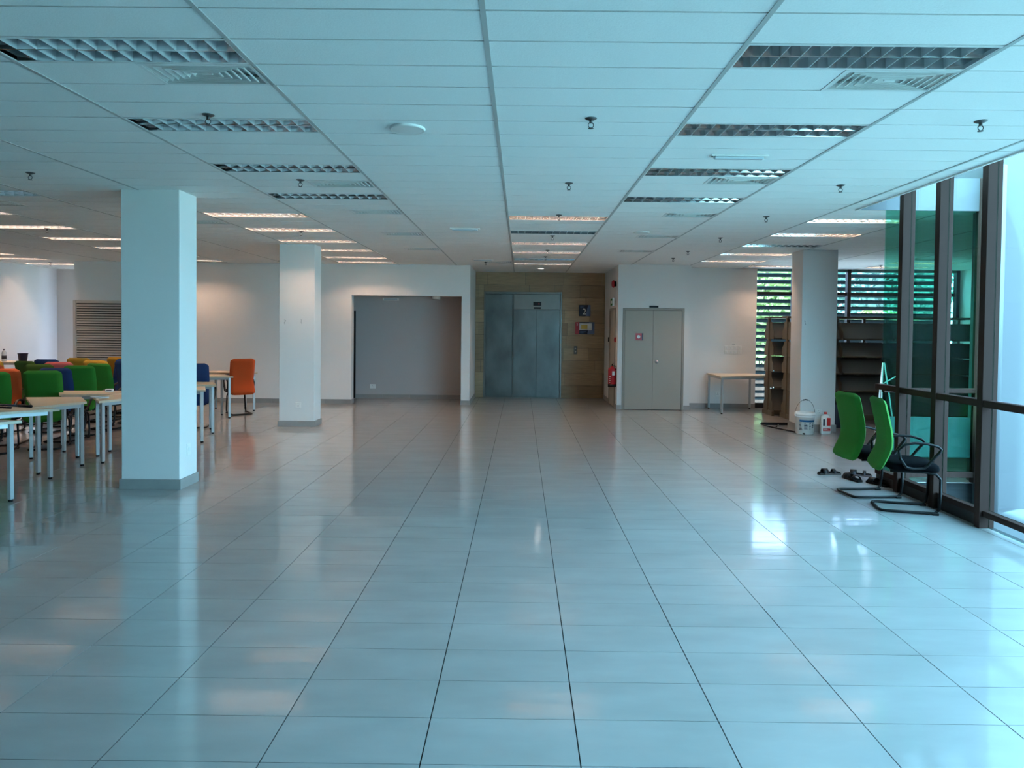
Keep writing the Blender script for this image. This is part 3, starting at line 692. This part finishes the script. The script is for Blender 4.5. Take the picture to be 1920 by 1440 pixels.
# things lying on the tables
tp = .74
t = thing('mop_pole', 'dark pole with a black grip lying on the table', 'pole', (0, 0, 0))
MB().tube([(-5.95, 7.30, tp + .013), (-5.30, 7.125, tp + .013)], .011, 8).build('shaft', 'text_dark', t)
MB().tube([(-5.33, 7.133, tp + .015), (-5.16, 7.087, tp + .015)], .0145, 10).build('grip', 'black', t)
tag(MB().tube([(-5.9, 7.12, tp + .009), (-5.3, 6.99, tp + .009)], .009, 8).build('pencil_rod', 'black_metal'), 'thin black rod lying in front of the pole', 'rod')
b = MB(); r = random.Random(5); pts = []
for k in range(70):
    a = k * .42; q = 1 + .22 * math.sin(k * 1.7)
    pts.append((-5.02 + .085 * q * math.cos(a), 8.02 + .06 * q * math.sin(a), tp + .008 + .014 * abs(math.sin(k * .9))))
tag(b.tube(pts, .005, 6).build('coiled_cable', 'clear_plastic'), 'grey coiled cable heaped on the table beside the large pillar', 'cable')
t = thing('power_adapter', 'small white power adapter on the table behind the cable', 'adapter', (-5.42, 8.86, tp), .3)
MB().bbox(-.045, .045, -.025, .025, 0, .038, .006).build('body', 'white_plastic', t)
MB().box(-.03, .03, -.026, -.0251, .012, .026).build('socket_face', 'text_dark', t)
t = thing('water_bottle', 'clear water bottle with a dark label on the back table', 'bottle', (-10.72, 13.95, .84))
MB().lathe([(0, 0), (.04, 0), (.043, .01), (.042, .12), (.043, .17), (.03, .205), (.014, .225), (.014, .24), (0, .24)], n=20).build('body', 'clear_plastic', t)
MB().lathe([(.044, .05), (.0445, .05), (.0445, .12), (.044, .12)], n=20).build('label', 'text_dark', t)
MB().lathe([(.016, .235), (.017, .236), (.017, .258), (0, .26)], n=16).build('cap', 'navy', t)
t = thing('small_bucket', 'dark blue bucket standing on the back table', 'bucket', (-10.33, 13.95, .84))
MB().lathe([(0, 0), (.07, 0), (.073, .004), (.09, .16), (.097, .163), (.097, .172), (.087, .172), (.068, .01), (0, .01)], n=28).build('body', 'bucket_blue', t)
MB().tube([(.097 * math.cos(a), .01, .155 - .13 * math.sin(a) * .6) for a in [PI * k / 14 for k in range(15)]], .003, 6).build('handle', 'black_metal', t)
# ------------------------------------------------------------------ display racks
def rack(x0, y0, bays, bw, label):
    t = thing('display_rack', label, 'rack', (x0, y0, 0), group='steel display racks before the window')
    lev = [(.10, .51), (.55, .83), (.87, 1.14), (1.18, 1.43), (1.50, 1.80)]
    for k in range(bays + 1):
        x = k * bw; pt = MB().bbox(x - .025, x + .025, -.03, .03, 0, 1.88, .003).build('post', 'cream_steel', t)
        MB().bbox(x - .022, x + .022, -.26, .26, 0, .09, .004).build('post_foot', 'cream_steel', pt)
    MB().bbox(.03, bays * bw - .03, -.20, .20, .02, .09, .003).build('base_plinth', 'cream_steel', t)
    MB().bbox(-.05, bays * bw + .05, -.14, .14, 1.88, 1.915, .003).build('top_panel', 'cream_steel', t)
    for side in (-1, 1):
        pm = MB().add([(.02, 0, 0), (bw - .02, 0, 0), (bw - .02, 0, 1), (.02, 0, 1)], [(0, 1, 2, 3)])
        for k in range(bays):
            for (za, zb) in lev:
                x = k * bw; y1, y2 = side * .20, side * .05
                q = MB()
                P = [(x + .03, y1, za), (x + bw - .03, y1, za), (x + bw - .03, y2, zb), (x + .03, y2, zb)]
                P2 = [(a, b - side * .012, c) for a, b, c in P]
                q.add(P + P2, [(0, 1, 2, 3), (7, 6, 5, 4), (0, 4, 5, 1), (1, 5, 6, 2), (2, 6, 7, 3), (3, 7, 4, 0)])
                p_ = q.build('display_panel', 'rack_panel', t)
                MB().bbox(x + .03, x + bw - .03, min(side * .20, side * .235), max(side * .20, side * .235), za - .018, za + .012, .003).build('ledge', 'cream_steel', p_)
        for k in range(bays + 1):
            x = k * bw
            for (za, zb) in lev:
                poly = [(side * .03, za - .02), (side * .235, za - .02), (side * .24, za + .14), (side * .17, za + .19), (side * .15, zb + .01), (side * .03, zb + .01)]
                M = Matrix(((0, 0, 1, x), (1, 0, 0, 0), (0, 1, 0, 0), (0, 0, 0, 1)))
                MB().prism(poly, -.003, .003, M=M).build('bracket', 'cream_steel', t)
    return t
rack(4.98, 12.62, 4, .92, 'nearer steel display rack, starting behind the right pillar')
rack(4.86, 13.22, 4, .92, 'farther steel display rack, its end left of the right pillar')
# ------------------------------------------------------------------ cleaning things by the right pillar
t = thing('paint_bucket', 'white plastic paint bucket with printed label at the right pillar', 'bucket', (4.555, 10.78, 0), .0)
MB().lathe([(0, 0), (.128, 0), (.134, .006), (.146, .27), (.152, .272), (.152, .285), (.148, .288), (.149, .30), (.158, .303), (.158, .325), (.15, .328), (.15, .345), (.143, .345), (.124, .012), (0, .012)], n=40).build('body', 'white_plastic', t)
lb = MB()
def arc(mb, r0, r1, a0, a1, z0, z1, n=10):
    vs = []
    for k in range(n + 1):
        a = a0 + (a1 - a0) * k / n
        vs += [(r0 * math.cos(a), r0 * math.sin(a), z0), (r1 * math.cos(a), r1 * math.sin(a), z1)]
    return mb.add(vs, [(2 * k, 2 * k + 2, 2 * k + 3, 2 * k + 1) for k in range(n)], 0, True)
rz = lambda z: .1355 + .0445 * z + .0012
arc(lb, rz(.20), rz(.232), -PI / 2 - .95, -PI / 2 + .9, .20, .232); l = lb.build('label_band', 'label_blue', t)
pr = MB(); r = random.Random(9)
for (a0, a1, n) in ((-1.0, -.62, 9), (-.45, -.05, 8), (.1, .3, 9), (.42, .85, 7)):
    z = .19
    for k in range(n):
        w = r.uniform(.4, 1) * (a1 - a0); hh = r.choice([.004, .004, .007, .012])
        arc(pr, rz(z - hh), rz(z), -PI / 2 + a0, -PI / 2 + a0 + w, z - hh, z, 4); z -= hh + .0075
pr.build('printed_text', 'text_dark', t)
hd = [(.158 * math.cos(a), -.02 * math.sin(a), .30 + .245 * math.sin(a)) for a in [PI * k / 24 for k in range(25)]]
h = MB().tube(hd, .0028, 6).build('wire_handle', 'black_metal', t)
MB().tube([hd[10], hd[12], hd[14]], .009, 8).build('grip', 'black', h)
for sx in (-1, 1): MB().bbox(sx * .158 - .008, sx * .158 + .008, -.016, .016, .285, .315, .003).build('handle_ear', 'white_plastic', t)
t = thing('detergent_bottle', 'white detergent bottle with red labels beside the bucket', 'bottle', (4.895, 10.80, 0), .0)
def sq(w, d, n=24, e=.5):
    out = []
    for k in range(n):
        a = 2 * PI * k / n; c, s_ = math.cos(a), math.sin(a)
        out.append((w * abs(c) ** e * (1 if c >= 0 else -1), d * abs(s_) ** e * (1 if s_ >= 0 else -1)))
    return out
b = MB(); rings = [(0, .074, .040), (.006, .080, .045), (.10, .080, .045), (.235, .078, .044), (.27, .066, .040), (.29, .036, .03), (.298, .022, .022), (.312, .022, .022)]
vs = []; n = 24
for (z, w, d) in rings: vs += [(x, y, z) for x, y in sq(w, d)]
fs = [tuple(range(n))[::-1], tuple((len(rings) - 1) * n + k for k in range(n))]
for i in range(len(rings) - 1):
    for k in range(n): fs.append((i * n + k, i * n + (k + 1) % n, (i + 1) * n + (k + 1) % n, (i + 1) * n + k))
b.add(vs, fs, 0, True).build('body', 'white_plastic', t)
MB().lathe([(.024, .312), (.025, .314), (.024, .345), (0, .347)], n=20).build('cap', 'red_label', t)
MB().bbox(.004, .062, -.0475, -.0445, .13, .255, .001).build('upper_label', 'red_label', t)
MB().bbox(-.056, .060, -.0475, -.0450, .045, .088, .001).build('lower_label', 'red_label', t)
MB().bbox(-.056, -.026, -.0470, -.0430, .13, .235, .001).build('grip_recess', 'text_dark', t)
for k in range(3): MB().box(-.048, .05 - k * .02, -.0482, -.0475, .056 + k * .009, .060 + k * .009).build('label_text', 'sign_white', t)
t = thing('dustbin', 'dark blue plastic bin with black bag behind the right pillar', 'bin', (5.42, 11.62, 0))
MB().lathe([(0, 0), (.17, 0), (.175, .01), (.20, .42), (.21, .44), (.21, .47), (.195, .47), (.165, .02), (0, .02)], n=32).build('body', 'bin_blue', t)
MB().lathe([(.213, .40), (.218, .44), (.214, .475), (.19, .485), (.17, .44), (.10, .38), (0, .37)], n=32).build('bag_lining', 'black', t)
t = thing('lid_pan', 'dull metal pan lying on top of the dark bin', 'pan', (5.39, 11.62, .47))
MB().lathe([(0, .05), (.07, .05), (.12, .08), (.15, .10), (.155, .10), (.12, .062), (.07, .03), (0, .03)], n=28).build('bowl', 'steel_light', t)
MB().tube([(.02, .02, .05), (.05, .05, .2), (.03, .06, .42), (.0, .06, .62)], .011, 8).build('handle', 'black_metal', t)
t = thing('floor_squeegee', 'black floor squeegee lying on the floor left of the pillar', 'squeegee', (0, 0, 0))
MB().bbox(-.30, .30, -.025, .025, 0, .045, .006, M=Matrix.Translation((4.50, 11.72, 0)) @ Matrix.Rotation(.02, 4, 'Z')).build('head', 'black', t)
MB().tube([(4.18, 11.70, .02), (4.22, 11.45, .014), (4.50, 10.62 + .02, .014)], .012, 8).build('pole', 'black_metal', t)
MB().tube([(4.46, 11.62, .02), (4.28, 11.28, .016)], .010, 8).build('brace', 'black_metal', t)
# sandals
def sandal(x, y, a, label, light):
    t = thing('sandal', label, 'sandal', (x, y, 0), a, 'sandals by the glass wall')
    out = [(-.05 + .0, -.12), (-.035, -.135), (.02, -.135), (.036, -.11), (.034, -.03), (.046, .05), (.042, .11), (.01, .138), (-.03, .125), (-.048, .07), (-.036, -.02)]
    MB().prism(out, 0, .022).build('sole', 'foam' if light else 'black', t)
    MB().prism([(p[0] * .9, p[1] * .93) for p in out], .022, .028).build('insole', 'black_fabric', t)
    def strap(y0, y1, h):
        b = MB(); n = 9; vs = []
        for k in range(n):
            q = PI * k / (n - 1)
            for yy in (y0, y1): vs.append((-.047 * math.cos(q), yy + .01 * math.cos(q), .018 + h * math.sin(q)))
            for yy in (y0, y1): vs.append((-.043 * math.cos(q), yy + .01 * math.cos(q), .018 + (h - .005) * math.sin(q)))
        for k in range(n - 1):
            o = 4 * k; b.add([], [])
            b.f += [(o, o + 1, o + 5, o + 4), (o + 2, o + 6, o + 7, o + 3), (o, o + 4, o + 6, o + 2), (o + 1, o + 3, o + 7, o + 5)]; b.m += [0] * 4; b.sm += [True] * 4
        b.v = vs; b.build('strap', 'black', t)
    strap(.02, .085, .052); strap(-.075, -.045, .045)
    return t
sandal(3.54, 7.70, 1.75, 'leftmost sandal of the row beyond the green chairs', True)
sandal(3.85, 7.64, 1.25, 'second sandal from the left beyond the green chairs', True)
sandal(3.67, 7.42, .25, 'third sandal from the left, toe to the viewer', False)
sandal(3.84, 7.20, .45, 'rightmost sandal of the row, behind the nearer chair', False)
# ------------------------------------------------------------------ wall-mounted things
RX = (PI / 2, 0, 0)
t = thing('floor_number_sign', 'navy and blue sign with white number 2 beside the lift', 'sign', (1.495, 15.893, 2.07))
MB().bbox(-.135, .135, -.012, .004, -.13, .13, .002).build('plate', 'navy', t)
MB().prism([(.02, -.13), (.135, -.13), (.135, .13), (.075, .13)], .0122, .0132, M=Matrix.Rotation(PI / 2, 4, 'X')).build('blue_panel', 'sign_blue', t)
text('number', '2', .2, (-.01, -.0145, -.03), RX, 'sign_white', t)
MB().box(-.11, -.03, -.0128, -.0121, .078, .09).build('caption_line', 'sign_blue', t)
t = thing('directory_sign', 'red white and navy directory sign below the number sign', 'sign', (1.5, 15.893, 1.655))
MB().bbox(-.225, .225, -.012, .004, -.143, .143, .002).build('plate', 'navy', t)
MB().box(-.225, -.13, -.0132, -.012, -.143, .143).build('red_panel', 'red', t)
MB().prism([(.06, -.143), (.225, -.143), (.225, .143), (.10, .143)], .0122, .0132, M=Matrix.Rotation(PI / 2, 4, 'X')).build('blue_panel', 'sign_blue', t)
pp = MB().box(-.13, .165, -.0145, -.0133, -.045, .115).build('map_panel', 'sign_white', t)
MB().box(-.085, .06, -.0153, -.0146, -.02, .08).build('plan_area', 'sign_yellow', pp)
text('number', '2', .07, (-.18, -.0145, .085), RX, 'sign_white', t)
for k in range(3): MB().box(-.11, .03 - k * .03, -.0128, -.0121, -.08 - k * .018, -.073 - k * .018).build('text_line', 'sign_blue', t)
t = thing('lift_call_panel', 'pale lift call button plate on the stone wall', 'button panel', (1.288, 15.895, 1.137))
MB().bbox(-.04, .04, -.012, .004, -.095, .095, .003).build('plate', 'rack_panel', t)
for z in (-.035, .035): MB().lathe([(0, .005), (.014, .004), (.016, 0)], M=Matrix.Translation((0, -.012, z)) @ Matrix.Rotation(PI / 2, 4, 'X'), n=16).build('button', 'white_plastic', t)
t = thing('fire_door_sign', 'red square fire door sign on the double door', 'sign', (2.408, 13.736, 1.49))
MB().bbox(-.078, .078, -.006, .002, -.072, .072, .001).build('plate', 'red', t)
MB().lathe([(.0, .001), (.032, .001), (.034, 0)], M=Matrix.Translation((-.015, -.006, 0)) @ Matrix.Rotation(PI / 2, 4, 'X'), n=24).build('white_disc', 'sign_white', t)
MB().box(.05, .078, -.0068, -.006, -.072, .072).build('dark_edge', 'navy', t)
t = thing('fire_extinguisher', 'red fire extinguisher with black base on the lobby side wall', 'fire extinguisher', (1.885, 13.90, .45))
t.scale = (.80, .80, .58)
MB().lathe([(0, 0), (.095, 0), (.102, .01), (.102, .60), (.09, .66), (.045, .70), (.03, .715), (.03, .74), (0, .74)], n=28).build('cylinder', 'red', t)
MB().lathe([(.1035, .0), (.1045, .0), (.1045, .10), (.1035, .10)], n=28).build('base_ring', 'black', t)
lb = MB(); arc(lb, .1035, .1035, -PI / 2 - .1, -PI / 2 + .65, .42, .56, 8); lb.build('white_label', 'sign_white', t)
lb = MB()
for k in range(4): arc(lb, .1037, .1037, -PI / 2 - .9, -PI / 2 - .55 + .1 * (k % 2), .15 + k * .07, .17 + k * .07, 4)
lb.build('printed_text', 'sign_white', t)
MB().tube([(0, 0, .74), (.0, -.02, .79), (.01, -.09, .83)], .012, 8).tube([(0, 0, .76), (0, -.11, .78)], .009, 8).build('lever', 'black', t)
MB().tube([(.03, 0, .75), (.10, .0, .74), (.115, -.02, .6), (.112, -.01, .3)], .010, 8).build('hose', 'black', t)
MB().bbox(.08, .125, -.05, .05, .60, .65, .004).build('wall_hook', 'black_metal', t)
t = thing('exit_sign_box', 'green and white exit sign box above the side door', 'exit sign', (1.90, 14.10, 2.20))
MB().bbox(-.02, .02, -.16, .16, -.085, .085, .004).build('housing', 'white_plastic', t)
MB().box(-.0215, -.0202, -.145, .145, -.07, .07).build('legend_panel', 'green_fabric', t)
MB().box(-.0222, -.0215, -.10, .06, -.03, .03).build('legend_mark', 'sign_white', t)
MB().bbox(.02, .07, -.02, .02, -.02, .02, .003).build('bracket', 'white_plastic', t)
t = thing('fire_alarm_bell', 'red fire alarm bell high on the lobby side wall', 'alarm bell', (1.97, 14.08, 2.58))
MB().lathe([(0, .075), (.05, .072), (.075, .05), (.08, .03), (.08, .025), (0, .025)], M=Matrix.Translation((-.02, 0, 0)) @ Matrix.Rotation(-PI / 2, 4, 'Y'), n=28).build('gong', 'red', t)
MB().bbox(-.05, 0, -.05, .05, -.05, .05, .004).build('back_box', 'black', t)
for (y, z, m, lab) in ((14.98, 1.41, 'black', 'small black door release box left of the side door'), (14.02, 1.42, 'red', 'small red call point right of the side door')):
    t = thing('call_point', lab, 'call point', (1.97, y, z))
    MB().bbox(-.035, 0, -.045, .045, -.05, .05, .005).build('box', m, t); MB().box(-.0365, -.035, -.025, .025, -.025, .025).build('button_face', 'text_dark', t)
def plate(name, label, cat, loc, rz, w=.146, h=.086, kind='socket', group=None):
    t = thing(name, label, cat, loc, rz, group)
    MB().bbox(-w / 2, w / 2, -.009, 0, -h / 2, h / 2, .003).build('plate', 'white_plastic', t)
    if kind == 'socket':
        for (x, z) in ((0, .02), (-.012, -.012), (.012, -.012)): MB().box(x - .004, x + .004, -.0097, -.009, z - .005, z + .005).build('pin_hole', 'text_dark', t)
        MB().bbox(w / 2 - .03, w / 2 - .016, -.012, -.009, .008, .028, .001).build('rocker', 'white_metal', t)
    else:
        MB().bbox(-.016, .016, -.013, -.009, -.02, .02, .002).build('rocker', 'white_metal', t)
    return t
plate('wall_socket', 'white socket low on the second pillar', 'socket', (-3.606, 10.92, .35), 0, .09, .09)
plate('wall_socket', 'white socket low on the right pillar behind the bottle', 'socket', (4.85, 10.96, .325), 0, .10, .09)
plate('wall_socket', 'white plate on the right face of the large pillar', 'socket', (-3.365, 6.81, .37), PI / 2, .07, .12, 'switch')
plate('wall_socket', 'faint white socket inside the wide opening', 'socket', (-3.38, 15.4, .275), 0, .13, .1)
plate('wall_socket', 'low white socket on the wall behind the lone table', 'socket', (4.17, 14.25, .29), 0, .10, .1)
n = 0
for rr in range(2):
    for cc in range(4):
        plate('light_switch', f"white switch plate, {['first', 'second', 'third', 'fourth'][cc]} of the {['upper', 'lower'][rr]} row on the right wall", 'switch', (4.34 + cc * .092, 14.25, 1.275 - rr * .092), 0, .086, .086, 'switch', 'switch plates on the right back wall')
t = thing('switch_label', 'small printed label above the switch plates', 'label', (4.49, 14.25, 1.352))
MB().bbox(-.04, .04, -.003, 0, -.018, .018, .001).build('card', 'white_metal', t)
for k in range(2): MB().box(-.03, .03, -.0037, -.003, -.008 + k * .012, -.003 + k * .012).build('text_line', 'text_dark', t)
t = thing('surface_lamp', 'unlit white cylinder lamp under the ceiling of the dark opening', 'lamp', (-1.9, 15.1, 2.42))
MB().lathe([(0, -.155), (.075, -.155), (.09, -.16), (.095, -.15), (.095, 0)], n=28).build('shade', 'white_plastic', t)
MB().lathe([(0, -.14), (.07, -.14)], n=28).build('lamp', 'clear_plastic', t)
t = thing('emergency_light', 'white emergency light box at the top of the dark opening', 'emergency light', (-2.97, 15.38, 2.27))
MB().bbox(-.18, .18, -.05, .02, -.03, .03, .006).build('housing', 'white_plastic', t); MB().bbox(-.15, .15, -.055, -.05, -.018, .012, .003).build('lens', 'clear_plastic', t)
t = thing('folding_easel', 'white thin-legged folding stand behind the nearer green chair', 'stand', (4.56, 8.45, 0))
for (a, b) in (((-.07, -.05, 0), (-.03, 0, 1.25)), ((.16, -.08, 0), (-.01, 0, 1.25)), ((.02, .28, 0), (-.02, .02, 1.22))): MB().tube([a, b], .009, 8).build('leg', 'white_metal', t)
MB().tube([(-.05, -.025, .98), (.15, -.03, 1.10)], .008, 8).tube([(-.055, -.03, .90), (.036, -.03, .90)], .008, 8).build('brace', 'white_metal', t)
# shallow scuffs on the pillars are part of the paint
for (x, y, z, lab) in ((-3.83, 10.918, 1.70, 'grey scuff mark, left one on the second pillar'), (-3.56, 10.918, 1.71, 'grey scuff mark, right one on the second pillar'), (4.60, 10.958, 1.78, 'grey scuff mark high on the right pillar')):
    b = MB(); r = random.Random(int(abs(x) * 100)); pts = [(x + r.uniform(-.015, .02), y, z + k * .012 - .04) for k in range(7)]
    tag(b.tube(pts, .0022, 5).build('scuff_mark', 'slab'), lab, 'scuff mark')
